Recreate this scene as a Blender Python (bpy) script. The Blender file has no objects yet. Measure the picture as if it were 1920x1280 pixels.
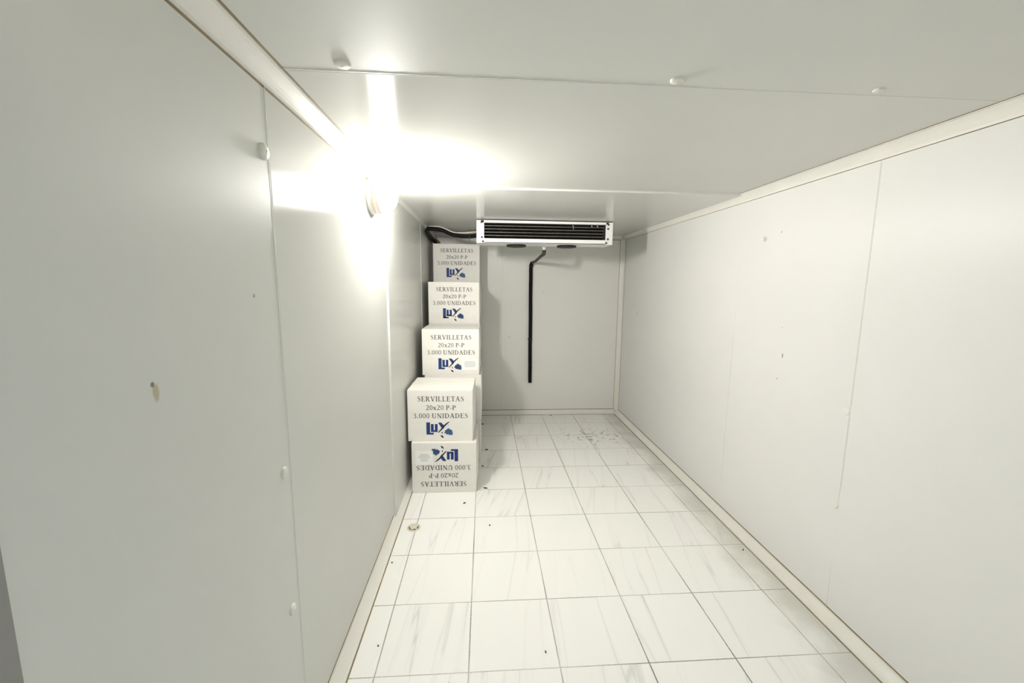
import bpy, bmesh, math, random
from mathutils import Vector, Matrix
random.seed(7)
S = 0.33                       # one floor tile in metres; coordinates below are in tiles
SC = bpy.context.scene
COL = SC.collection

# ------------------------------------------------------------------ camera
def rot(p, r, y):
    return Matrix.Rotation(y, 3, 'Z') @ Matrix.Rotation(p, 3, 'X') @ Matrix.Rotation(r, 3, 'Y')
cd = bpy.data.cameras.new('camera'); cam = bpy.data.objects.new('camera', cd); COL.objects.link(cam)
cd.sensor_width = 36.0; cd.lens = 36.0 * 775.2 / 1920.0; cd.clip_start = 0.02
R = rot(math.radians(-7.9275), math.radians(-0.5533), math.radians(-3.8498))
M = Matrix((R.col[0], R.col[2], -R.col[1])).transposed().to_4x4()
M.translation = Vector((1.16923, -10.9498, 4.1581)) * S
cam.matrix_world = M
SC.camera = cam

# ------------------------------------------------------------------ world, exposure
w = bpy.data.worlds.new('world'); SC.world = w; w.use_nodes = True
w.node_tree.nodes['Background'].inputs[0].default_value = (0.90, 0.95, 1.0, 1)
w.node_tree.nodes['Background'].inputs[1].default_value = 0.40
SC.view_settings.view_transform = 'Standard'; SC.view_settings.look = 'None'
SC.view_settings.exposure = 0.56; SC.view_settings.gamma = 1.0
SC.view_settings.use_curve_mapping = False
LAMP_STRENGTH = 268.0

# ------------------------------------------------------------------ room dimensions (tiles)
XL, XR, YB, YF, H = -0.412, 5.516, 1.93, -9.6, 5.675
CV = 0.13                      # cove size

# ------------------------------------------------------------------ materials
def srgb(r, g, b):
    f = lambda c: c / 12.92 if c <= 0.04045 else ((c + 0.055) / 1.055) ** 2.4
    return (f(r / 255), f(g / 255), f(b / 255), 1)

def mat(name, col, rough=0.5, metal=0.0, emit=None, estr=0, noise=0.0, nscale=20, bump=0.0, bscale=200, spec=0.5, coat=0):
    m = bpy.data.materials.new(name); m.use_nodes = True
    nt = m.node_tree; b = nt.nodes['Principled BSDF']
    b.inputs['Base Color'].default_value = col; b.inputs['Roughness'].default_value = rough
    b.inputs['Metallic'].default_value = metal; b.inputs['Specular IOR Level'].default_value = spec
    b.inputs['Coat Weight'].default_value = coat
    tc = nt.nodes.new('ShaderNodeTexCoord')
    if noise:
        n = nt.nodes.new('ShaderNodeTexNoise'); n.inputs['Scale'].default_value = nscale
        n.inputs['Detail'].default_value = 4
        nt.links.new(tc.outputs['Object'], n.inputs['Vector'])
        mr = nt.nodes.new('ShaderNodeMapRange')
        mr.inputs[1].default_value = .3; mr.inputs[2].default_value = .7
        mr.inputs[3].default_value = 1 - noise; mr.inputs[4].default_value = 1 + noise * .3
        nt.links.new(n.outputs[0], mr.inputs[0])
        mx = nt.nodes.new('ShaderNodeMix'); mx.data_type = 'RGBA'; mx.blend_type = 'MULTIPLY'
        mx.inputs[0].default_value = 1; mx.inputs[6].default_value = col
        nt.links.new(mr.outputs[0], mx.inputs[7]); nt.links.new(mx.outputs[2], b.inputs['Base Color'])
    if bump:
        n2 = nt.nodes.new('ShaderNodeTexNoise'); n2.inputs['Scale'].default_value = bscale
        nt.links.new(tc.outputs['Object'], n2.inputs['Vector'])
        bp = nt.nodes.new('ShaderNodeBump'); bp.inputs['Strength'].default_value = bump; bp.inputs['Distance'].default_value = .002
        nt.links.new(n2.outputs[0], bp.inputs['Height']); nt.links.new(bp.outputs[0], b.inputs['Normal'])
    if emit:
        b.inputs['Emission Color'].default_value = emit; b.inputs['Emission Strength'].default_value = estr
    return m

def spot(m, centre, radii, col, power=1.0, ns=60, namp=.5):
    """a stain of its own shape at a place on the surface (object coordinates, tiles)"""
    nt = m.node_tree; b = nt.nodes['Principled BSDF']
    tc = nt.nodes.new('ShaderNodeTexCoord')
    v = nt.nodes.new('ShaderNodeVectorMath'); v.operation = 'SUBTRACT'
    v.inputs[1].default_value = [c * S for c in centre]
    nt.links.new(tc.outputs['Object'], v.inputs[0])
    d = nt.nodes.new('ShaderNodeVectorMath'); d.operation = 'DIVIDE'
    d.inputs[1].default_value = [r * S for r in radii]
    nt.links.new(v.outputs[0], d.inputs[0])
    l = nt.nodes.new('ShaderNodeVectorMath'); l.operation = 'LENGTH'; nt.links.new(d.outputs[0], l.inputs[0])
    n = nt.nodes.new('ShaderNodeTexNoise'); n.inputs['Scale'].default_value = ns
    nt.links.new(tc.outputs['Object'], n.inputs['Vector'])
    a = nt.nodes.new('ShaderNodeMath'); a.operation = 'MULTIPLY_ADD'; a.inputs[1].default_value = namp * 2; a.inputs[2].default_value = -namp
    nt.links.new(n.outputs[0], a.inputs[0])
    s = nt.nodes.new('ShaderNodeMath'); s.operation = 'ADD'
    nt.links.new(l.outputs['Value'], s.inputs[0]); nt.links.new(a.outputs[0], s.inputs[1])
    mr = nt.nodes.new('ShaderNodeMapRange'); mr.inputs[1].default_value = 1.0; mr.inputs[2].default_value = .6
    mr.inputs[3].default_value = 0; mr.inputs[4].default_value = power
    nt.links.new(s.outputs[0], mr.inputs[0])
    mx = nt.nodes.new('ShaderNodeMix'); mx.data_type = 'RGBA'
    inp = b.inputs['Base Color']
    if inp.is_linked: nt.links.new(inp.links[0].from_socket, mx.inputs[6])
    else: mx.inputs[6].default_value = inp.default_value
    mx.inputs[7].default_value = col
    nt.links.new(mr.outputs[0], mx.inputs[0]); nt.links.new(mx.outputs[2], inp)

def panel_mat(name, col, rough, aniso=0.0, tangent=(0, 1, 0), spec=.5, ior=1.5):
    """lacquered steel panel: gloss smeared across the roll grain"""
    m = mat(name, col, rough, noise=.02, nscale=3, spec=spec)
    nt = m.node_tree; b = nt.nodes['Principled BSDF']
    b.inputs['Anisotropic'].default_value = aniso; b.inputs['IOR'].default_value = ior
    c = nt.nodes.new('ShaderNodeCombineXYZ')
    for k in range(3): c.inputs[k].default_value = tangent[k]
    if aniso: nt.links.new(c.outputs[0], b.inputs['Tangent'])
    return m

WHITE = (0.715, 0.72, 0.675, 1)
m_left = panel_mat('left_panel_lacquer', WHITE, .34, .97, ior=1.7)
m_left_rear = panel_mat('left_rear_panel_lacquer', WHITE, .22, .9, ior=1.9)
m_left_near = panel_mat('left_near_panel_lacquer', WHITE, .42, .3, spec=.25)
m_right = panel_mat('right_panel_lacquer', (.76, .76, .735, 1), .40, .8, spec=.3)  # paler than the left panels: this wall's extra brightness is put into its colour
m_back = panel_mat('back_panel_lacquer', (.79, .79, .74, 1), .36, .8, (1, 0, 0))  # own paler base, lifting the brightness of the far wall by colour
m_ceil = panel_mat('ceiling_panel_lacquer', WHITE, .31, .98, ior=1.7)
m_ceil_rear = panel_mat('ceiling_rear_panel_lacquer', WHITE, .20, .9, ior=2.0)
m_ceil_near = panel_mat('ceiling_near_panel_lacquer', WHITE, .46, 0, spec=.15)
m_seam = mat('seam_sealant', (.77, .77, .72, 1), .35)
m_seamd = mat('seam_gap', (.58, .58, .54, 1), .6)
m_cove = mat('cove_pvc', (.79, .78, .72, 1), .28, noise=.03, nscale=12)
m_grime = mat('cove_edge_grime', srgb(134, 118, 86), .7, noise=.35, nscale=9)
m_jamb = mat('door_jamb_grey', srgb(150, 150, 145), .6, noise=.05)
m_cap = mat('cap_plastic', (.78, .77, .70, 1), .35)
m_scuff = mat('dark_grime', srgb(60, 55, 45), .9, noise=.4, nscale=300)
m_white_metal = mat('white_casing_paint', (.93, .93, .91, 1), .35)
m_coil = mat('dirty_coil', srgb(20, 18, 16), .8, noise=.5, nscale=60)
m_tube = mat('coil_guard_rod', srgb(120, 116, 106), .45, metal=.3, noise=.3, nscale=40)
m_dark = mat('black_plastic', srgb(22, 20, 20), .5)
m_insul = mat('black_foam_insulation', srgb(13, 12, 12), .75, noise=.4, nscale=60, bump=.3, bscale=150, spec=.25)
m_insul_g = mat('lit_grey_hose', srgb(70, 68, 62), .6, noise=.4, nscale=80)  # black hose coloured grey where the lamp catches its slanting run
m_copper = mat('tarnished_copper', srgb(105, 92, 60), .45, metal=.6, noise=.3)
m_pale = mat('pale_cable', srgb(205, 203, 192), .35)
m_steel = mat('screw_steel', srgb(85, 82, 75), .4, metal=.7)
m_foam = mat('expanding_foam', srgb(150, 140, 105), .9, noise=.4, nscale=90, bump=.6, bscale=90)
m_card = mat('white_cardboard', (.84, .82, .765, 1), .62, noise=.03, nscale=25)
m_card_in = mat('cardboard_flap', (.82, .80, .74, 1), .65, noise=.04, nscale=25)
m_tape = mat('clear_packing_tape', (.83, .81, .75, 1), .35)
m_ink = mat('grey_ink', srgb(58, 58, 66), .7)
m_blue = mat('blue_ink', srgb(16, 50, 112), .6)
m_blue2 = mat('light_blue_ink', srgb(58, 92, 140), .6, noise=.35, nscale=350)
m_navy = mat('navy_ink', srgb(14, 20, 48), .6)
m_sticker = mat('sticker_paper', (.90, .90, .88, 1), .45)
m_faint = mat('faint_print', srgb(185, 184, 182), .6)
m_lampbase = mat('lamp_plastic', (.80, .80, .78, 1), .4)
m_ring = mat('lamp_ring_plastic', (.50, .42, .38, 1), .45)
m_globe = mat('lit_opal_glass', (.9, .88, .82, 1), .3, emit=(1.0, .972, .93, 1), estr=LAMP_STRENGTH)
m_drain = mat('drain_cover', srgb(222, 216, 196), .5, noise=.12, nscale=60)

# stains on the panels
spot(m_left_near, (XL, -8.90, 3.62), (.1, .024, .052), srgb(178, 166, 124), .7, 70, .35)
spot(m_left_near, (XL, -8.915, 3.665), (.1, .014, .016), srgb(105, 92, 62), .8, 70, .3)
spot(m_left_near, (XL, -7.98, 4.06), (.1, .018, .018), srgb(120, 115, 100), .7)
for c, r, k in [((XR, -5.266, 3.154), (.1, .014, .035), .8), ((XR, -5.208, 3.563), (.1, .012, .014), .7), ((XR, -5.2, 2.8), (.1, .018, .018), .45),
                ((XR, -4.651, 4.884), (.1, .045, .05), .35), ((XR, -5.0, 4.95), (.1, .02, .02), .4), ((XR, .55, 3.35), (.1, .04, .04), .35), ((XR, .9, 3.6), (.1, .03, .03), .3)]:
    spot(m_right, c, r, srgb(105, 98, 80), k, 60, .6)
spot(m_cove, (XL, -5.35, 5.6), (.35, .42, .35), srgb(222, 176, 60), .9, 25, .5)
for c, r, k in [((3.0, YB, 3.9), (.025, .1, .02), .4), ((1.95, YB, 2.5), (.03, .1, .03), .3), ((2.67, YB, 2.42), (.02, .1, .02), .5)]:
    spot(m_back, c, r, srgb(130, 125, 108), k, 60, .5)

# floor tiles
def floor_material():
    m = bpy.data.materials.new('marbled_floor_tiles'); m.use_nodes = True
    nt = m.node_tree; b = nt.nodes['Principled BSDF']; L = nt.links.new
    def N(t, **k):
        n = nt.nodes.new(t)
        for a, v in k.items(): setattr(n, a, v)
        return n
    def math_(op, a, b_=None, c=None):
        n = N('ShaderNodeMath', operation=op)
        for i, x in enumerate((a, b_, c)):
            if x is None: continue
            if isinstance(x, (int, float)): n.inputs[i].default_value = x
            else: L(x, n.inputs[i])
        return n.outputs[0]
    tc = N('ShaderNodeTexCoord'); sc = N('ShaderNodeVectorMath', operation='SCALE'); sc.inputs['Scale'].default_value = 1 / S
    L(tc.outputs['Object'], sc.inputs[0])
    sep = N('ShaderNodeSeparateXYZ'); L(sc.outputs[0], sep.inputs[0])
    x, y = sep.outputs[0], sep.outputs[1]
    def noise(vec, scale, detail=2, out=0):
        n = N('ShaderNodeTexNoise'); n.inputs['Scale'].default_value = scale; n.inputs['Detail'].default_value = detail
        L(vec, n.inputs['Vector']); return n.outputs[out]
    wob = noise(sc.outputs[0], 30)
    def line(c, w):                       # 1 on the joint
        f = math_('FRACT', math_('ADD', c, .5))
        d = math_('ABSOLUTE', math_('SUBTRACT', f, .5))
        d = math_('ADD', d, math_('MULTIPLY_ADD', wob, .006, -.003))
        mr = N('ShaderNodeMapRange'); mr.inputs[1].default_value = w; mr.inputs[2].default_value = w * .55; mr.inputs[3].default_value = 0; mr.inputs[4].default_value = 1
        L(d, mr.inputs[0]); return mr.outputs[0]
    gx, gy = line(x, .0085), line(y, .0075)
    dirt = noise(sc.outputs[0], .9, 3)
    dmr = N('ShaderNodeMapRange'); dmr.inputs[1].default_value = .35; dmr.inputs[2].default_value = .65; dmr.inputs[3].default_value = .45; dmr.inputs[4].default_value = 1
    L(dirt, dmr.inputs[0])
    g = math_('MULTIPLY', math_('MAXIMUM', gx, math_('MULTIPLY', gy, .85)), dmr.outputs[0])
    # marble: shear and shift per tile
    fl = N('ShaderNodeCombineXYZ'); L(math_('FLOOR', x), fl.inputs[0]); L(math_('FLOOR', y), fl.inputs[1])
    wn = N('ShaderNodeTexWhiteNoise', noise_dimensions='2D'); L(fl.outputs[0], wn.inputs['Vector'])
    sepw = N('ShaderNodeSeparateColor'); L(wn.outputs['Color'], sepw.inputs[0])
    shear = math_('MULTIPLY_ADD', sepw.outputs[0], .30, -.30)
    xs = math_('ADD', math_('MULTIPLY_ADD', y, shear, x), math_('MULTIPLY', sepw.outputs[1], 37))
    cv = N('ShaderNodeCombineXYZ'); L(math_('MULTIPLY', xs, 3.2), cv.inputs[0]); L(math_('MULTIPLY', y, .16), cv.inputs[1]); L(math_('MULTIPLY', sepw.outputs[2], 19), cv.inputs[2])
    nv = N('ShaderNodeTexNoise'); nv.inputs['Scale'].default_value = 1; nv.inputs['Detail'].default_value = 3; nv.inputs['Roughness'].default_value = .45
    L(cv.outputs[0], nv.inputs['Vector'])
    ridge = math_('ABSOLUTE', math_('SUBTRACT', nv.outputs[0], .5))
    def band(v, a):
        mr = N('ShaderNodeMapRange', interpolation_type='SMOOTHSTEP'); mr.inputs[1].default_value = a; mr.inputs[2].default_value = 0; mr.inputs[3].default_value = 0; mr.inputs[4].default_value = 1
        L(v, mr.inputs[0]); return mr.outputs[0]
    thin, wide = band(ridge, .012), band(ridge, .06)
    msk = noise(cv.outputs[0], .8, 1)
    mm = N('ShaderNodeMapRange'); mm.inputs[1].default_value = .42; mm.inputs[2].default_value = .66; L(msk, mm.inputs[0])
    vein = math_('MULTIPLY', math_('ADD', math_('MULTIPLY', thin, .25), math_('MULTIPLY', wide, .07)), mm.outputs[0])
    cl = noise(cv.outputs[0], .35, 2)
    cloud = math_('MULTIPLY_ADD', cl, .06, -.02)
    tot = math_('ADD', vein, cloud)
    c1 = N('ShaderNodeMix', data_type='RGBA'); c1.inputs[6].default_value = (.93, .928, .89, 1); c1.inputs[7].default_value = (.30, .30, .32, 1)
    L(tot, c1.inputs[0])
    # grimy film along the right skirting and a speckled dirty patch near the back
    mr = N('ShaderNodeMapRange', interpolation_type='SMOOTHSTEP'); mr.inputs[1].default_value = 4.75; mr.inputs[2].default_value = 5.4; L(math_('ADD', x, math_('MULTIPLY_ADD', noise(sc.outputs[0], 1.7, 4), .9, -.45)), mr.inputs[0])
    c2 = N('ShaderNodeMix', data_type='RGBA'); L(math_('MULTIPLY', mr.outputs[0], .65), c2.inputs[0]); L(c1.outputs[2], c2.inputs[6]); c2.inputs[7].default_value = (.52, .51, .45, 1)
    mb = N('ShaderNodeMapRange', interpolation_type='SMOOTHSTEP'); mb.inputs[1].default_value = -1.6; mb.inputs[2].default_value = 1.6; L(math_('ADD', y, math_('MULTIPLY_ADD', noise(sc.outputs[0], 1.3, 4), 2, -1)), mb.inputs[0])
    c3 = N('ShaderNodeMix', data_type='RGBA'); L(math_('MULTIPLY', mb.outputs[0], .18), c3.inputs[0]); L(c2.outputs[2], c3.inputs[6]); c3.inputs[7].default_value = (.50, .49, .43, 1)
    dx = math_('DIVIDE', math_('SUBTRACT', x, 4.15), 1.1); dy = math_('DIVIDE', math_('SUBTRACT', y, -.15), .75)
    rr = math_('SQRT', math_('ADD', math_('MULTIPLY', dx, dx), math_('MULTIPLY', dy, dy)))
    pr = N('ShaderNodeMapRange'); pr.inputs[1].default_value = 1.1; pr.inputs[2].default_value = .3; pr.inputs[3].default_value = 0; pr.inputs[4].default_value = .13; L(rr, pr.inputs[0])
    sp = noise(sc.outputs[0], 9, 5)
    sm = N('ShaderNodeMapRange'); sm.inputs[1].default_value = .66; sm.inputs[2].default_value = .73; L(math_('ADD', sp, pr.outputs[0]), sm.inputs[0])
    c4 = N('ShaderNodeMix', data_type='RGBA'); L(math_('MULTIPLY', math_('MULTIPLY', sm.outputs[0], math_('GREATER_THAN', pr.outputs[0], .001)), .7), c4.inputs[0]); L(c3.outputs[2], c4.inputs[6]); c4.inputs[7].default_value = (.16, .14, .10, 1)
    c5 = N('ShaderNodeMix', data_type='RGBA'); L(math_('MULTIPLY', g, .95), c5.inputs[0]); L(c4.outputs[2], c5.inputs[6]); c5.inputs[7].default_value = (.10, .095, .08, 1)
    L(c5.outputs[2], b.inputs['Base Color'])
    b.inputs['Roughness'].default_value = .33
    bp = N('ShaderNodeBump'); bp.inputs['Strength'].default_value = .3; bp.inputs['Distance'].default_value = .001; bp.invert = True
    L(g, bp.inputs['Height']); L(bp.outputs[0], b.inputs['Normal'])
    return m
m_floor = floor_material()

# ------------------------------------------------------------------ mesh helpers (tiles in, metres out)
class MB:
    def __init__(s): s.bm = bmesh.new(); s.mi = 0
    def face(s, vs):
        try:
            f = s.bm.faces.new(vs); f.material_index = s.mi; return f
        except ValueError: return None
    def box(s, a, b, bev=0.0, seg=2):
        vs = [s.bm.verts.new((x, y, z)) for x in (a[0], b[0]) for y in (a[1], b[1]) for z in (a[2], b[2])]
        fs = [s.face([vs[i] for i in q]) for q in ((0, 1, 3, 2), (4, 6, 7, 5), (0, 4, 5, 1), (2, 3, 7, 6), (0, 2, 6, 4), (1, 5, 7, 3))]
        if bev:
            es = list({e for f in fs for e in f.edges})
            r = bmesh.ops.bevel(s.bm, geom=es, offset=bev, segments=seg, affect='EDGES', profile=.6)
            for f in r['faces']: f.material_index = s.mi
        return s
    def tube(s, pts, r, n=14, caps=True, rs=None, smooth=True):
        pts = [Vector(p) for p in pts]; rings = []
        up = Vector((0, 0, 1)); prev = None
        for i, p in enumerate(pts):
            t = (pts[min(i + 1, len(pts) - 1)] - pts[max(i - 1, 0)]).normalized()
            if prev is None:
                u = t.cross(up)
                if u.length < .1: u = t.cross(Vector((1, 0, 0)))
            else:
                u = prev - t * prev.dot(t)
            u.normalize(); prev = u; v = t.cross(u)
            rad = rs[i] if rs else r
            rings.append([s.bm.verts.new(p + (u * math.cos(2 * math.pi * k / n) + v * math.sin(2 * math.pi * k / n)) * rad) for k in range(n)])
        for a, b in zip(rings, rings[1:]):
            for k in range(n):
                f = s.face([a[k], a[(k + 1) % n], b[(k + 1) % n], b[k]])
                if f: f.smooth = smooth
        if caps: s.face(list(reversed(rings[0]))); s.face(rings[-1])
        return s
    def lathe(s, prof, origin, axis, n=32, closed=False):
        """prof: (radius, height along axis)"""
        ax = Vector(axis).normalized(); u = ax.orthogonal().normalized(); v = ax.cross(u); o = Vector(origin)
        rings = []
        for r, h in prof:
            if r < 1e-6: rings.append([s.bm.verts.new(o + ax * h)])
            else: rings.append([s.bm.verts.new(o + ax * h + (u * math.cos(2 * math.pi * k / n) + v * math.sin(2 * math.pi * k / n)) * r) for k in range(n)])
        for a, b in zip(rings, rings[1:]):
            for k in range(n):
                k2 = (k + 1) % n
                if len(a) == 1 and len(b) == 1: continue
                if len(a) == 1: f = s.face([a[0], b[k2], b[k]])
                elif len(b) == 1: f = s.face([a[k], a[k2], b[0]])
                else: f = s.face([a[k], a[k2], b[k2], b[k]])
                if f: f.smooth = True
        return s
    def extrude(s, prof, to3, t0, t1, smooth=True, close=True):
        """closed 2-D profile swept from t0 to t1; to3(a, b, t) -> point"""
        A = [s.bm.verts.new(to3(a, b, t0)) for a, b in prof]; B = [s.bm.verts.new(to3(a, b, t1)) for a, b in prof]
        n = len(prof)
        for k in range(n): s.face([A[k], A[(k + 1) % n], B[(k + 1) % n], B[k]])
        s.face(A); s.face(list(reversed(B)))
        return s
    def poly(s, pts, to3):
        s.face([s.bm.verts.new(to3(a, b)) for a, b in pts]); return s
    def build(s, name, mats, parent=None, loc=None, recalc=True, bevel_mod=None):
        if recalc: bmesh.ops.recalc_face_normals(s.bm, faces=s.bm.faces[:])
        bmesh.ops.scale(s.bm, vec=(S, S, S), verts=s.bm.verts[:])
        me = bpy.data.meshes.new(name); s.bm.to_mesh(me); s.bm.free()
        for m in (mats if isinstance(mats, (list, tuple)) else [mats]): me.materials.append(m)
        o = bpy.data.objects.new(name, me); COL.objects.link(o)
        if parent: o.parent = parent
        if loc: o.location = Vector(loc) * S
        return o

def tag(o, label, cat, group=None):
    o['label'] = label; o['category'] = cat
    if group: o['group'] = group
    return o
def thing(name, label, cat, loc, group=None, rz=0):
    o = bpy.data.objects.new(name, None); COL.objects.link(o); o.location = Vector(loc) * S
    o.rotation_euler = (0, 0, rz); o.empty_display_size = .05
    return tag(o, label, cat, group)
def struct(name, mb, mats, lip=False, **k):
    if lip:                                            # panel ends facing along the room take the sealant
        mb.bm.normal_update()
        for f in mb.bm.faces:
            if abs(f.normal.y) > .9: f.material_index = 1
    o = mb.build(name, mats, **k); o['kind'] = 'structure'; return o

# ------------------------------------------------------------------ the setting
T = 0.3
mb = MB().box((XL - T, -13.5, -.15), (XR + T, YB + T, 0)); struct('floor', mb, m_floor)

def bead_line(mb, p0, p1, r, axis, n=60, gaps=()):
    """a thin irregular sealant bead lying on a panel joint"""
    p0, p1 = Vector(p0), Vector(p1); pts = []; rs = []
    for i in range(n + 1):
        t = i / n
        pts.append(p0.lerp(p1, t)); k = random.uniform(.5, 1.1)
        if any(a < t < b for a, b in gaps): k *= .3
        rs.append(r * k)
    mb.tube(pts, r, n=6, rs=rs)

STEP = .028                     # the rear panels sit a little proud of the others
mb = MB().box((XL - T, -7.63, 0), (XL, -4.07, H))
mb.mi = 4; mb.box((XL - T, -4.07, 0), (XL + STEP, YB + T, H))
mb.mi = 3; mb.box((XL - T, YF, 0), (XL, -7.63, H))
mb.mi = 1
bead_line(mb, (XL, -7.65, .1), (XL, -7.65, H - .1), .007, 'z', gaps=((0, .55), (.8, .9)))
bead_line(mb, (XL, -4.09, .1), (XL, -4.09, H - .1), .010, 'z', gaps=((.1, .45),))
bead_line(mb, (XL + STEP, -.55, .1), (XL + STEP, -.55, H - .1), .008, 'z')
mb.mi = 2
mb.box((XL - .002, -7.635, .1), (XL + .0012, -7.628, H - .1))
struct('wall_left', mb, [m_left, m_seam, m_seamd, m_left_near, m_left_rear], lip=True)

mb = MB().box((XR, YF - .3, 0), (XR + T, YB + T, H))
mb.mi = 1
bead_line(mb, (XR, -6.47, .1), (XR, -6.47, H - .1), .004, 'z', gaps=((.1, .3),))
bead_line(mb, (XR, -4.05, .1), (XR, -4.05, H - .1), .005, 'z', gaps=((.0, .35), (.66, 1)))
mb.mi = 2
mb.box((XR - .0012, -6.462, 1.55), (XR + .002, -6.456, H - .1)); mb.box((XR - .0012, -4.042, .6), (XR + .002, -4.039, 3.3))
struct('wall_right', mb, [m_right, m_seam, m_seamd])

mb = MB().box((XL, YB, 0), (XR, YB + T, H)); mb.mi = 1
bead_line(mb, (1.72, YB, .1), (1.72, YB, H - .1), .006, 'z')
struct('wall_back', mb, [m_back, m_seam])

mb = MB()
for y0, y1, dz, k in ((-12, -7.62, 0, 3), (-7.62, -4.08, 0, 0), (-4.08, YB + T, -STEP, 4)):
    mb.mi = k; mb.box((XL - T, y0, H + dz), (XR + T, y1, H + T))
mb.mi = 1
bead_line(mb, (XL, -7.64, H), (XR, -7.60, H), .007, 'x', gaps=((.55, 1),))
bead_line(mb, (XL, -4.06, H), (XR, -4.07, H - STEP * .5), .008, 'x', gaps=((.3, .45), (.8, 1)))
mb.mi = 2
mb.box((XL, -7.612, H - .0012), (XR, -7.604, H + .01))
struct('ceiling', mb, [m_ceil, m_seam, m_seamd, m_ceil_near, m_ceil_rear], lip=True)

# front wall with the doorway the camera looks through
DX0, DX1, DZ = XL + .006, 4.6, 5.1
mb = MB()
mb.box((XL - T, YF - .3, 0), (XL, YF, H)); mb.box((DX1, YF - .3, 0), (XR, YF, H)); mb.box((XL, YF - .3, DZ), (DX1, YF, H))
struct('wall_front', mb, m_back)
mb = MB()
mb.box((XL, YF - .34, 0), (DX0, YF, DZ)); mb.box((DX1 - .006, YF - .34, 0), (DX1, YF, DZ)); mb.box((DX0, YF - .34, DZ - .006), (DX1 - .006, YF, DZ))
struct('door_1', mb, m_jamb)

def cove_profile(w, k=7):
    # corner at (0,0); concave face from (w,0) to (0,w)
    p = [(0, 0), (w, 0), (w, .012)]
    for i in range(1, k):
        a = i / k * math.pi / 2
        q = .55                                       # between a flat chamfer and a quarter round
        fx = w * (1 - math.sin(a)); fy = w * (1 - math.cos(a))
        lx = w * (1 - i / k); ly = w * i / k
        p.append((max(q * lx + (1 - q) * fx, .004), max(q * ly + (1 - q) * fy, .004)))
    p += [(.012, w), (0, w)]
    return p
def cove(name, to3, t0, t1, wd=CV, grime=(True, True), g=.015):
    mb = MB().extrude(cove_profile(wd), to3, t0, t1)
    for f in mb.bm.faces:
        f.material_index = 0
    mb.mi = 1
    if grime[0]: mb.extrude([(wd, 0), (wd + g, 0), (wd, .006)], to3, t0, t1)
    if grime[1]: mb.extrude([(0, wd), (.006, wd), (0, wd + g)], to3, t0, t1)
    return struct(name, mb, [m_cove, m_grime])
cove('baseboard_left', lambda a, b, t: (XL + a, t, b), YF, YB)
cove('baseboard_right', lambda a, b, t: (XR - a, t, b), YF, YB)
cove('baseboard_back', lambda a, b, t: (t, YB - a, b), XL + CV, XR - CV)
cove('trim_1', lambda a, b, t: (XL + a, t, H - b), YF, YB)
cove('trim_2', lambda a, b, t: (XR - a, t, H - b), YF, YB, g=.006)
cove('trim_3', lambda a, b, t: (t, YB - a, H - b), XL + CV, XR - CV)
cove('trim_4', lambda a, b, t: (XR - a, YB - b, t), CV, H - CV, g=.008)
cove('trim_5', lambda a, b, t: (XL + a, YB - b, t), CV, H - CV)

# ------------------------------------------------------------------ lamp on the left wall
LY, LZ = -4.87, 5.35
lamp = thing('bulkhead_lamp', 'lit round bulkhead lamp on the left wall just under the ceiling', 'lamp', (XL, LY, LZ))
MB().lathe([(0, 0), (.245, 0), (.25, .02), (.245, .055), (.215, .075), (0, .075)], (0, 0, 0), (1, 0, 0), 48).build('base_plate', m_lampbase, lamp)
pr = [(.205, .075), (.205, .12)]
for i in range(1, 15):
    a = -.35 + (math.pi / 2 + .35) * i / 14
    pr.append((.222 * math.cos(a), .185 + .185 * math.sin(a)))
pr[-1] = (0, .37)
MB().lathe(pr, (0, 0, 0), (1, 0, 0), 48).build('glass_globe', m_globe, lamp)
mb = MB().lathe([(.21, .07), (.236, .07), (.242, .13), (.236, .165), (.226, .165), (.222, .12)], (0, 0, 0), (1, 0, 0), 48); mb.build('retaining_ring', m_ring, lamp)

# ------------------------------------------------------------------ evaporator (cooling unit)
EX0, EX1, EY0, EY1, EZ0, EZ1 = .983, 4.224, -1.0, -.30, 5.106, 5.625
ev = thing('evaporator_unit', 'white ceiling cooling unit with dark finned coil, hung at the back of the room', 'cooling unit', ((EX0 + EX1) / 2, (EY0 + EY1) / 2, EZ0))
def E(x, y, z): return (x - (EX0 + EX1) / 2, y - (EY0 + EY1) / 2, z - EZ0)
mb = MB(); t = .012
mb.box(E(EX0 + .1, EY0, EZ1 - .055), E(EX1 - .1, EY1, EZ1), .004)            # top
mb.box(E(EX0, EY1 - t, EZ0), E(EX1, EY1, EZ1 - .056))                           # back
mb.build('casing', m_white_metal, ev)
MB().box(E(EX0, EY0, EZ0), E(EX0 + .178, EY1 - t, EZ1), .006).build('end_panel', m_white_metal, ev)
MB().box(E(EX1 - .17, EY0, EZ0), E(EX1, EY1 - t, EZ1), .006).build('end_panel', m_white_metal, ev)
mb = MB(); mb.box(E(EX0 + .178, EY0 - .004, EZ0), E(EX1 - .17, EY1 - t, EZ0 + .02)); mb.box(E(EX0 + .178, EY0 - .004, EZ0), E(EX1 - .17, EY0 + .03, EZ0 + .107), .005)
mb.build('drip_tray', m_white_metal, ev)
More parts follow.
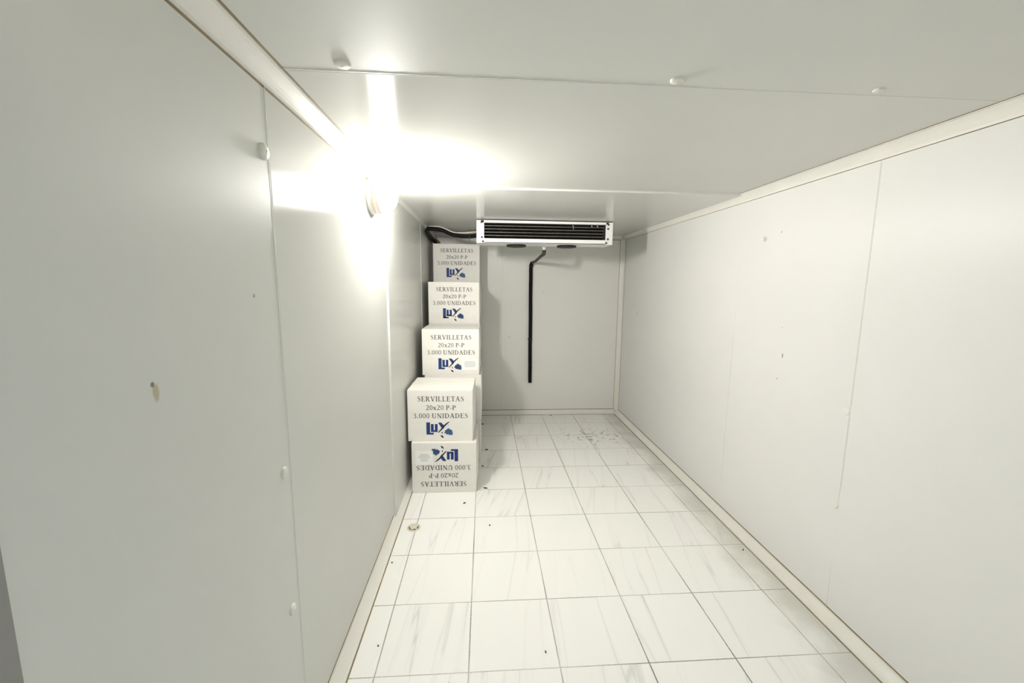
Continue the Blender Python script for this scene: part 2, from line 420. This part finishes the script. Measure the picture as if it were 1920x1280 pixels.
# finned coil: a zigzag fin pack
mb = MB(); nf = 260; xa, xb = EX0 + .18, EX1 - .172; za, zb = EZ0 + .022, EZ1 - .056
pv = None
for i in range(nf + 1):
    x = xa + (xb - xa) * i / nf; y = EY0 + .085 + (.035 if i % 2 else 0)
    cur = (mb.bm.verts.new(E(x, y, za)), mb.bm.verts.new(E(x, y, zb)))
    if pv: mb.face([pv[0], cur[0], cur[1], pv[1]])
    pv = cur
mb.box(E(xa, EY0 + .13, za), E(xb, EY0 + .5, zb))
mb.build('coil', m_coil, ev)
for k in range(4):
    z = EZ0 + .107 + (EZ1 - .055 - EZ0 - .107) * (k + .95) / 4.85
    MB().box(E(xa, EY0 + .03, z - .009), E(xb, EY0 + .06, z + .009), .003).build('guard_rod', m_tube, ev)
MB().box(E(EX1 - .225, EY0 + .02, za), E(EX1 - .172, EY0 + .125, zb)).build('coil_end_plate', m_dark, ev)
for fx in (1.95, 3.20):
    f = MB().lathe([(.225, 0), (.24, 0), (.24, -.042), (.212, -.048), (.205, 0)], E(fx, -.58, EZ0), (0, 0, 1), 40).build('fan_ring', m_dark, ev)
    MB().lathe([(0, -.035), (.212, -.035), (.212, -.03), (0, -.03)], E(fx, -.58, EZ0), (0, 0, 1), 40).build('fan_opening', m_dark, f)
    mb = MB()
    for rr in (.05, .10, .15, .19): mb.lathe([(rr - .006, -.05), (rr + .006, -.05), (rr + .006, -.042), (rr - .006, -.042), (rr - .006, -.05)], E(fx, -.58, EZ0), (0, 0, 1), 36)
    for a in range(4):
        dx, dy = 0.205 * math.cos(a * math.pi / 4), 0.205 * math.sin(a * math.pi / 4); c = E(fx, -.58, EZ0 - .046)
        mb.tube([(c[0] - dx, c[1] - dy, c[2]), (c[0] + dx, c[1] + dy, c[2])], .006, 6)
    mb.build('fan_guard', m_steel, f)
for sx, sz in ((EX0 + .115, EZ1 - .05), (EX0 + .125, EZ0 + .13), (EX0 + .15, EZ0 + .035), (EX1 - .11, EZ1 - .055), (EX1 - .115, EZ1 - .15), (EX1 - .115, EZ0 + .13), (EX1 - .15, EZ0 + .04)):
    MB().lathe([(0, .012), (.016, .012), (.024, .004), (.024, 0)], E(sx, EY0 - .003, sz), (0, -1, 0), 12).build('screw', m_steel, ev)
MB().box(E(EX0 + .01, EY0 + .05, EZ1), E(EX1 - .01, EY0 + .09, H - STEP)).build('top_gap_shade', m_dark, ev)  # dark strip standing for the shade in the gap under the ceiling
for bx in (EX0 + .2, EX1 - .2):
    MB().box(E(bx - .06, EY0 + .3, EZ1), E(bx + .06, EY1 - .1, H - STEP)).build('mounting_bracket', m_steel, ev)
mb = MB(); sx, sy = 2.68, -.30
mb.tube([E(sx, sy, EZ0 + .01), E(sx, sy, EZ0 - .09)], .045, 16); mb.lathe([(.045, -.03), (.06, -.03), (.06, 0), (.045, 0)], E(sx, sy, EZ0), (0, 0, 1), 20)
mb.build('drain_spigot', m_white_metal, ev)
for cx, h in ((3.27, .10), (3.72, .05), (3.86, .06)):           # bits of frost or lint stuck on the coil
    mb = MB(); zt = EZ1 - .065
    mb.tube([E(cx, EY0 + .07, zt), E(cx + .01, EY0 + .066, zt - h * .5), E(cx + .02, EY0 + .07, zt - h)], .012, 6, rs=[.008, .014, .006])
    mb.build('lint', m_pale, ev)

# drain hose from spigot to the back wall and down it
HZ = 4.80
dp = thing('drain_hose', 'black drain hose running from the cooling unit down the back wall', 'hose', (2.59, YB - .05, 1.03))
def D(x, y, z): return (x - 2.59, y - YB + .05, z - 1.03)
pts = [(sx, sy, EZ0 - .092), (sx, sy, EZ0 - .15), (sx, sy + .02, EZ0 - .185), (sx - .03, sy + .15, EZ0 - .21), (2.68, 1.45, HZ + .03), (2.615, 1.78, HZ)]
MB().tube([D(*p) for p in pts], .04, 14, rs=[.05, .05, .046, .04, .04, .042]).build('upper_hose', m_insul_g, dp)
pts = [(2.615, 1.76, HZ), (2.60, YB - .075, HZ - .05), (2.595, YB - .062, HZ - .14)] + [(2.588 + .028 * i / 14 + random.uniform(-.004, .004), YB - .06, 4.6 - 3.55 * i / 14) for i in range(15)]
MB().tube([D(*p) for p in pts], .056, 14).build('insulated_hose', m_insul, dp)
for z in (4.72, 2.45):
    MB().lathe([(.06, -.02), (.068, -.02), (.068, .02), (.06, .02)], D(2.60, YB - .06, z), (0, 0, 1), 14).build('tape_band', m_dark, dp)

# refrigerant pipes from the unit to the left back corner
rp = thing('refrigerant_pipe', 'black insulated refrigerant pipe from the cooling unit to the left corner', 'pipe', (XL + .1, 1.5, 5.3))
def P(x, y, z): return (x - XL - .1, y - 1.5, z - 5.3)
def smooth(pts, k=6):
    out = []
    pts = [Vector(p) for p in pts]
    for i in range(len(pts) - 1):
        p0 = pts[max(i - 1, 0)]; p1 = pts[i]; p2 = pts[i + 1]; p3 = pts[min(i + 2, len(pts) - 1)]
        for j in range(k):
            t = j / k
            out.append(.5 * ((2 * p1) + (p2 - p0) * t + (2 * p0 - 5 * p1 + 4 * p2 - p3) * t * t + (3 * p1 - p0 - 3 * p2 + p3) * t ** 3))
    out.append(pts[-1]); return out
MB().tube(smooth([P(.983, -.45, 5.33), P(.80, -.44, 5.31), P(.55, -.42, 5.32), P(.33, -.40, 5.37), P(.1, -.38, 5.46), P(-.14, -.32, 5.49), P(-.27, -.15, 5.48), P(-.30, .15, 5.44), P(-.30, .9, 5.40), P(-.28, 1.90, 5.36)]), .052, 14).build('insulated_pipe', m_insul, rp)
MB().tube(smooth([P(.983, -.35, 5.47), P(.8, -.35, 5.46), P(.55, -.34, 5.41), P(.3, -.3, 5.42), P(.0, -.28, 5.53), P(-.2, -.2, 5.56), P(-.31, .1, 5.53), P(-.32, 1.0, 5.47), P(-.30, 1.90, 5.42)]), .018, 10).build('copper_pipe', m_copper, rp)
MB().tube(smooth([P(.983, -.46, 5.42), P(.86, -.5, 5.40), P(.62, -.5, 5.385), P(.4, -.47, 5.40), P(.1, -.44, 5.52), P(-.2, -.3, 5.55)]), .013, 10).build('pale_cable', m_pale, rp)
mb = MB().lathe([(.055, -.012), (.062, -.012), (.062, .012), (.055, .012)], P(.80, -.44, 5.31), (1, 0, 0), 14); mb.box(P(.795, -.47, 5.17), P(.808, -.465, 5.27))
mb.build('cable_tie', m_dark, rp)
mb = MB().lathe([(0, -.07), (.07, -.06), (.09, -.02), (.10, 0), (0, 0)], P(-.27, 1.90, 5.37), (0, 1, 0), 16)
for v in mb.bm.verts: v.co += Vector((random.uniform(-.02, .02), 0, random.uniform(-.02, .02)))
mb.build('foam_plug', m_foam, rp)

# ------------------------------------------------------------------ serif lettering, drawn as strokes (cap height 1)
def ribbon(pts, ws):
    out = []
    for i in range(len(pts)):
        a = pts[max(i - 1, 0)]; b = pts[min(i + 1, len(pts) - 1)]
        dx, dy = b[0] - a[0], b[1] - a[1]; l = math.hypot(dx, dy) or 1
        nx, ny = -dy / l, dx / l; w_ = ws[i] / 2 if isinstance(ws, list) else ws / 2
        out.append(((pts[i][0] + nx * w_, pts[i][1] + ny * w_), (pts[i][0] - nx * w_, pts[i][1] - ny * w_)))
    return [[out[i][0], out[i][1], out[i + 1][1], out[i + 1][0]] for i in range(len(out) - 1)]
def rect(x0, y0, x1, y1): return [[(x0, y0), (x1, y0), (x1, y1), (x0, y1)]]
def ell(cx, cy, rx, ry, tx, ty, a0=0, a1=360, n=22):
    P_ = []
    for i in range(n):
        a, b = math.radians(a0 + (a1 - a0) * i / n), math.radians(a0 + (a1 - a0) * (i + 1) / n)
        o = lambda t: (cx + rx * math.cos(t), cy + ry * math.sin(t)); q = lambda t: (cx + (rx - tx) * math.cos(t), cy + (ry - ty) * math.sin(t))
        P_.append([o(a), o(b), q(b), q(a)])
    return P_
def spl(pts, ws, k=5):
    n = len(pts); P_, W_ = [], []
    for i in range(n - 1):
        p0, p1, p2, p3 = pts[max(i - 1, 0)], pts[i], pts[i + 1], pts[min(i + 2, n - 1)]
        for j in range(k):
            t = j / k
            f = lambda c: .5 * (2 * p1[c] + (p2[c] - p0[c]) * t + (2 * p0[c] - 5 * p1[c] + 4 * p2[c] - p3[c]) * t * t + (3 * p1[c] - p0[c] - 3 * p2[c] + p3[c]) * t ** 3)
            P_.append((f(0), f(1))); W_.append(ws[i] + (ws[i + 1] - ws[i]) * t)
    P_.append(pts[-1]); W_.append(ws[-1])
    return ribbon(P_, W_)
K, T1, SF = .165, .08, .065              # thick stroke, thin stroke, serif
def ser(x, y, w_): return rect(x - w_ / 2, y, x + w_ / 2, y + SF)
def stem(x): return rect(x - K / 2, 0, x + K / 2, 1) + ser(x, 0, .36) + ser(x, 1 - SF, .36)
S_ = spl([(.62, .74), (.58, .88), (.40, .97), (.22, .90), (.18, .74), (.34, .58), (.54, .44), (.63, .26), (.52, .08), (.34, .03), (.18, .10), (.12, .27)], [.05, .05, .07, .09, .12, .17, .17, .12, .08, .07, .05, .05]) + rect(.595, .70, .635, .97) + rect(.115, .03, .155, .30)
G = {
 'S': (.78, S_),
 'E': (.90, stem(.24) + rect(.1, 1 - T1, .76, 1) + rect(.1, 0, .80, T1) + rect(.24, .49, .60, .49 + T1) + rect(.72, .78, .76, 1) + rect(.76, 0, .81, .25) + rect(.56, .38, .60, .66)),
 'L': (.88, stem(.24) + rect(.1, 0, .78, T1) + rect(.74, 0, .79, .27)),
 'T': (.90, rect(.45 - K / 2, 0, .45 + K / 2, 1) + ser(.45, 0, .36) + rect(.06, 1 - T1, .84, 1) + rect(.06, .76, .10, 1) + rect(.80, .76, .84, 1)),
 'I': (.50, stem(.25)),
 'V': (1.02, ribbon([(.20, 1), (.53, 0)], K) + ribbon([(.53, 0), (.84, 1)], T1) + ser(.19, 1 - SF, .34) + ser(.84, 1 - SF, .28)),
 'A': (1.04, ribbon([(.50, 1), (.84, 0)], K) + ribbon([(.18, 0), (.50, 1)], T1) + rect(.28, .33, .74, .33 + T1) + ser(.18, 0, .28) + ser(.85, 0, .34)),
 'R': (.98, stem(.24) + ell(.40, .735, .34, .265, K, T1, -90, 90) + rect(.24, 1 - T1, .42, 1) + rect(.24, .47, .42, .47 + T1) + ribbon([(.46, .5), (.82, .02)], K) + ser(.87, 0, .20)),
 'P': (.84, stem(.24) + ell(.40, .725, .36, .275, K, T1, -90, 90) + rect(.24, 1 - T1, .42, 1) + rect(.24, .45, .42, .45 + T1)),
 'D': (1.06, stem(.24) + ell(.42, .5, .52, .5, K, T1, -90, 90, 20) + rect(.24, 1 - T1, .44, 1) + rect(.24, 0, .44, T1)),
 'U': (1.06, rect(.20, .32, .20 + K, 1) + rect(.80, .32, .80 + T1, 1) + ell(.5325, .33, .3325, .35, K * .8, T1 * 1.3, 180, 360, 16) + ser(.28, 1 - SF, .36) + ser(.83, 1 - SF, .28)),
 'N': (1.08, rect(.22, 0, .22 + T1, 1) + rect(.84, 0, .84 + T1, 1) + ribbon([(.22, 1), (.87, .02)], K) + ser(.25, 0, .28) + ser(.87, 1 - SF, .28) + ser(.19, 1 - SF, .2)),
 '0': (.74, ell(.37, .5, .30, .51, .13, T1)),
 '2': (.74, spl([(.08, .74), (.16, .92), (.36, .97), (.55, .86), (.55, .66), (.40, .42), (.10, .06)], [.05, .08, .09, .14, .15, .10, .06]) + rect(.07, 0, .62, .12) + rect(.60, 0, .65, .22)),
 '3': (.74, spl([(.10, .80), (.22, .95), (.40, .95), (.52, .80), (.42, .60), (.26, .53)], [.05, .07, .09, .13, .10, .05]) + spl([(.26, .53), (.46, .50), (.58, .30), (.48, .10), (.28, .03), (.10, .08)], [.05, .09, .15, .12, .07, .10])),
 'x': (.76, ribbon([(.16, .66), (.58, 0)], K * .9) + ribbon([(.14, 0), (.58, .66)], T1) + ser(.17, .62, .26) + ser(.59, .62, .22) + ser(.15, 0, .22) + ser(.59, 0, .26)),
 '-': (.46, rect(.06, .28, .40, .39)),
 '.': (.36, ell(.18, .075, .085, .085, .085, .085, 0, 360, 10)),
 ' ': (.36, []),
}
def text_polys(txt, u0, u1, base, cap):
    """polys in face coordinates (tiles; x from the left, z from the bottom)"""
    tot = sum(G[c][0] for c in txt); k = (u1 - u0) / tot; x = u0; out = []
    for c in txt:
        for q in G[c][1]: out.append([(x + p[0] * k, base + p[1] * cap) for p in q])
        x += G[c][0] * k
    return out

BW, BH, BD = 1.278, 1.047, 1.09
def fx(u): return u * BW
def fz(v): return BH * (1 - v)
LETTER = (text_polys('SERVILLETAS', fx(.150), fx(.868), fz(.222), .100), text_polys('20x20 P-P', fx(.278), fx(.745), fz(.388), .094), text_polys('3.000 UNIDADES', fx(.085), fx(.930), fz(.548), .098))
LX, LZ_ = BW / 970, BH / 785
def F(px, py): return (px * LX, BH - py * LZ_)
def FP(pp): return [F(*p) for p in pp]
LOGO = [FP(p) for p in ([(275, 493), (330, 493), (330, 682), (275, 682)], [(275, 654), (386, 654), (380, 682), (275, 682)],
        [(342, 520), (384, 520), (384, 642), (342, 642)], [(402, 520), (443, 520), (443, 642), (402, 642)], [(342, 614), (443, 614), (443, 642), (342, 642)],
        [(450, 498), (500, 498), (552, 556), (518, 604)])]
SLASH = [FP(p) for p in ribbon([(450, 652), (490, 612), (530, 562), (570, 522), (618, 486)], [12, 19, 23, 21, 10])] + [FP([(480, 690), (520, 700), (535, 735), (505, 728)]), FP([(500, 648), (515, 640), (520, 662), (506, 668)]), FP([(598, 532), (606, 530), (604, 542), (597, 541)])]
def circ(cx, cy, r): return FP([(cx + r * math.cos(i * math.pi / 6), cy + r * math.sin(i * math.pi / 6)) for i in range(12)])
FLOWER = [circ(*c) for c in ((605, 612, 26), (575, 628, 22), (638, 632, 26), (560, 648, 16), (605, 645, 30), (650, 660, 20), (585, 662, 20), (625, 672, 20), (655, 680, 12))]

def print_mesh(name, polys, m, parent, flip=False, off=.0016):
    mb = MB()
    for p in polys:
        if flip: p = [(BW - a, BH - b) for a, b in p]
        a = sum(p[i][0] * p[(i + 1) % len(p)][1] - p[(i + 1) % len(p)][0] * p[i][1] for i in range(len(p)))
        if a < 0: p = p[::-1]
        mb.poly(p, lambda x, z: (x, -off, z))
    return mb.build(name, m, parent, recalc=False)

# the carton: built once upright, once upside down; copies share meshes
def carton_body(seed):
    rnd = random.Random(seed)
    mb = MB().box((0, 0, 0), (BW, BD, BH - .008), .010, 2)
    # bowed side panels
    mb2 = MB(); n = 8
    for side in (0, 1):
        x = -.0008 if side == 0 else BW + .0008
        g = []
        for i in range(n + 1):
            row = []
            for j in range(n + 1):
                y = .012 + (BD - .024) * i / n; z = .012 + (BH - .032) * j / n
                b = math.sin(math.pi * i / n) * math.sin(math.pi * j / n)
                d = .022 * b + rnd.uniform(-.006, .006) * (b > .1)
                row.append(mb.bm.verts.new((x + (d if side else -d * .5), y, z)))
            g.append(row)
        for i in range(n):
            for j in range(n):
                q = [g[i][j], g[i + 1][j], g[i + 1][j + 1], g[i][j + 1]]
                f = mb.face(q if side else q[::-1])
    return mb
def make_carton(flip):
    root = bpy.data.objects.new('napkin_carton', None); COL.objects.link(root)
    carton_body(3 + flip).build('carton_body', m_card, root, recalc=False)
    for a, b in ((.004, BD / 2 - .0015), (BD / 2 + .0015, BD - .004)):
        MB().box((.004, a, BH - .010), (BW - .004, b, BH), .003, 1).build('top_flap', m_card_in, root)
    mb = MB(); mb.box((.0, BD / 2 - .07, BH - .001), (BW, BD / 2 + .07, BH + .0008)); mb.build('packing_tape', m_tape, root)
    for ln in LETTER: print_mesh('printed_lettering', ln, m_ink, root, flip)
    lg = print_mesh('printed_logo', LOGO, m_blue, root, flip); lg['label'] = 'blue printed logo'
    print_mesh('logo_stroke', SLASH, m_navy, lg, flip, .0024)
    print_mesh('logo_flower', FLOWER, m_blue2, lg, flip, .0020)
    return root
def add_sticker(root, flip):
    x0, x1, z0, z1 = (.06, .33, .56, .84) if flip else (.70, .975, .115, .36)
    s_ = MB().box((x0 * BW, -.0030, z0 * BH), (x1 * BW, -.0004, z1 * BH)).build('paper_sticker', m_sticker, root)
    s_['label'] = 'white paper sticker'
    mb = MB()
    for i in range(5):
        z = (z0 + (z1 - z0) * (.72 - i * .11)) * BH; k = random.uniform(.1, .3)
        mb.poly([((x0 + (x1 - x0) * k) * BW, z), ((x1 - (x1 - x0) * k) * BW, z), ((x1 - (x1 - x0) * k) * BW, z + .012), ((x0 + (x1 - x0) * k) * BW, z + .012)], lambda x, zz: (x, -.0034, zz))
    mb.build('faint_lettering', m_faint, s_, recalc=False)
def copy_tree(o, parent=None):
    c = o.copy(); COL.objects.link(c)
    if parent: c.parent = parent
    for ch in list(o.children): copy_tree(ch, c)
    return c
GB = 'white napkin cartons stacked in the left back corner'
proto = make_carton(False)
flipped = make_carton(True)
# (x, y, level, yaw, label)
rows = [
 (-.338, -2.985, 1, -.028, 'white napkin carton on the upside-down one, front column, nearest the camera'),
 (-.205, -1.70, 0, 0, 'white napkin carton on the floor behind the upside-down printed one'),
 (-.168 + BW, -1.72 + BD, 1, math.pi - .01, 'white napkin carton at mid height, only its right edge showing behind the front column'),
 (-.228, -1.69, 2, -.011, 'white napkin carton with a paper sticker and upright print, third from the floor'),
 (-.232, -.43, 0, 0, 'hidden white carton on the floor, second column from the back wall'),
 (-.232, -.43, 1, 0, 'hidden white carton second from the floor, second column from the back wall'),
 (-.232, -.43, 2, 0, 'hidden white carton third from the floor, second column from the back wall'),
 (-.238, -.41, 3, .002, 'white napkin carton directly below the topmost one as seen, fourth from the floor'),
 (-.225, .67, 0, 0, 'hidden white carton on the floor, column against the back wall'),
 (-.225, .70, 1, 0, 'hidden white carton second from the floor, column against the back wall'),
 (-.225, .72, 2, 0, 'hidden white carton third from the floor, column against the back wall'),
 (-.225, .72, 3, 0, 'hidden white carton fourth from the floor, column against the back wall'),
 (-.246, .80, 4, .001, 'topmost white napkin carton, shaded, beside the cooling unit under the pipes'),
]
flipped.location = Vector((-.267, -3.067, 0)) * S; flipped.rotation_euler = (0, 0, -.015)
tag(flipped, 'white napkin carton standing upside down on the floor, bottom of the front column', 'box', GB)
items = []
for i, (x, y, lv, a, lab) in enumerate(rows):
    items.append(copy_tree(proto) if i else proto)
for o, (x, y, lv, a, lab) in zip(items, rows):
    o.location = Vector((x, y, lv * (BH + .001))) * S; o.rotation_euler = (0, 0, a); tag(o, lab, 'box', GB)
add_sticker(flipped, True); add_sticker(items[3], False)

# ------------------------------------------------------------------ screw caps on the panel joints
GC = 'plastic screw caps on the panel joints'
def cap(p, ax, r, lab, h=.022):
    mb = MB().lathe([(r, 0), (r * .98, h * .5), (r * .8, h * .85), (r * .4, h), (0, h)], (0, 0, 0), ax, 24)
    mb.lathe([(r * .22, h * 1.0), (r * .18, h * 1.12), (0, h * 1.12)], (0, 0, 0), ax, 12)
    tag(mb.build('screw_cap', m_cap, None, p), lab, 'screw cap', GC)
cap((.175, -7.74, H), (0, 0, -1), .058, 'white plastic screw cap on the ceiling near the left wall', .02)
cap((2.6, -7.72, H), (0, 0, -1), .05, 'faint screw cap on the ceiling joint, right of centre')
cap((4.22, -7.7, H), (0, 0, -1), .04, 'faint screw cap on the ceiling joint, far right', .012)
cap((XL, -7.73, 5.075), (1, 0, 0), .058, 'white screw cap high on the left wall below the ceiling trim', .03)
cap((XL, -7.745, 2.665), (1, 0, 0), .046, 'white screw cap at mid height on the left wall joint', .018)
cap((XL, -7.765, 1.483), (1, 0, 0), .046, 'lowest screw cap on the left wall joint, near the floor', .02)
cap((XR, -3.99, 1.452), (-1, 0, 0), .035, 'small grey screw cap low on the right wall, nearer the back', .012)
cap((XR, -4.0, 2.85), (-1, 0, 0), .035, 'faint screw cap at mid height on the far right wall joint', .01)
cap((XR, -6.42, 1.49), (-1, 0, 0), .05, 'round screw cap low on the near right wall joint', .012)
cap((XR, -6.41, 2.68), (-1, 0, 0), .05, 'faint screw cap at mid height on the near right wall joint', .008)

# ------------------------------------------------------------------ floor drain and dirt
dr = thing('floor_drain', 'small round floor drain with dark holes beside the left baseboard', 'drain', (-.04, -4.27, 0))
MB().lathe([(.115, 0), (.112, .010), (.09, .014), (.085, .006), (0, .006)], (0, 0, 0), (0, 0, 1), 32).build('drain_rim', m_drain, dr)
for a, r in ((215, .017), (250, .013), (290, .026), (345, .020), (20, .012), (180, .014)):
    p = (.075 * math.cos(math.radians(a)), .075 * math.sin(math.radians(a)), .009)
    MB().lathe([(r, -.002), (r * .8, .003), (0, .004)], p, (0, 0, 1), 10).build('drain_hole', m_dark, dr)

def crumb(x, y, l, wd, a, lab, h=.02, name='dirt_crumb'):
    mb = MB(); n = 9; rnd = random.Random(int(x * 1000 + y * 77))
    ca, sa = math.cos(a), math.sin(a)
    lo, hi = [], []
    for i in range(n):
        t = 2 * math.pi * i / n; k = rnd.uniform(.65, 1.15)
        px, py = l * k * math.cos(t), wd * k * math.sin(t)
        q = (px * ca - py * sa, px * sa + py * ca)
        lo.append(mb.bm.verts.new((q[0], q[1], 0))); hi.append(mb.bm.verts.new((q[0] * .6, q[1] * .6, h * rnd.uniform(.6, 1.2))))
    for i in range(n): mb.face([lo[i], lo[(i + 1) % n], hi[(i + 1) % n], hi[i]])
    mb.face(hi); mb.face(lo[::-1])
    tag(mb.build(name, m_scuff, None, (x, y, 0)), lab, 'dirt', 'dark crumbs scattered on the floor tiles')
CR = [ # x, y, half length, half width, angle, label
 (1.22, -.96, .045, .028, .4, 'black crumb of dirt in the shadow right of the cartons, at the second tile joint'),
 (1.19, -2.94, .05, .022, -.35, 'dark scrap on the floor at the front right corner of the bottom carton'),
 (1.13, -1.91, .03, .02, .8, 'small brown crumb in the shadow beside the carton stack'),
 (1.118, .97, .045, .03, .2, 'black crumb at the foot of the rear cartons near the back wall'),
 (.79, -3.51, .035, .014, .7, 'grey crumb on the tile in front of the upside-down carton'),
 (1.26, -4.27, .014, .012, 0, 'tiny dark speck on the tile right of the drain'),
 (-.212, -5.165, .013, .011, 0, 'tiny speck on the floor close to the left baseboard, beyond a tile joint'),
 (-.055, -6.614, .010, .009, 0, 'tiny speck on the near left edge tile'),
 (1.867, -6.80, .022, .007, 1.9, 'thin dark crumb on the near tile, centre foreground'),
 (.80, -7.13, .008, .030, 0, 'black splinter at the bottom edge of the picture'),
 (5.274, -5.15, .014, .012, 0, 'tiny dark speck beside the right baseboard'),
 (3.29, 1.70, .03, .018, 0, 'small crumb against the back baseboard'),
]
for c in CR: crumb(*c)
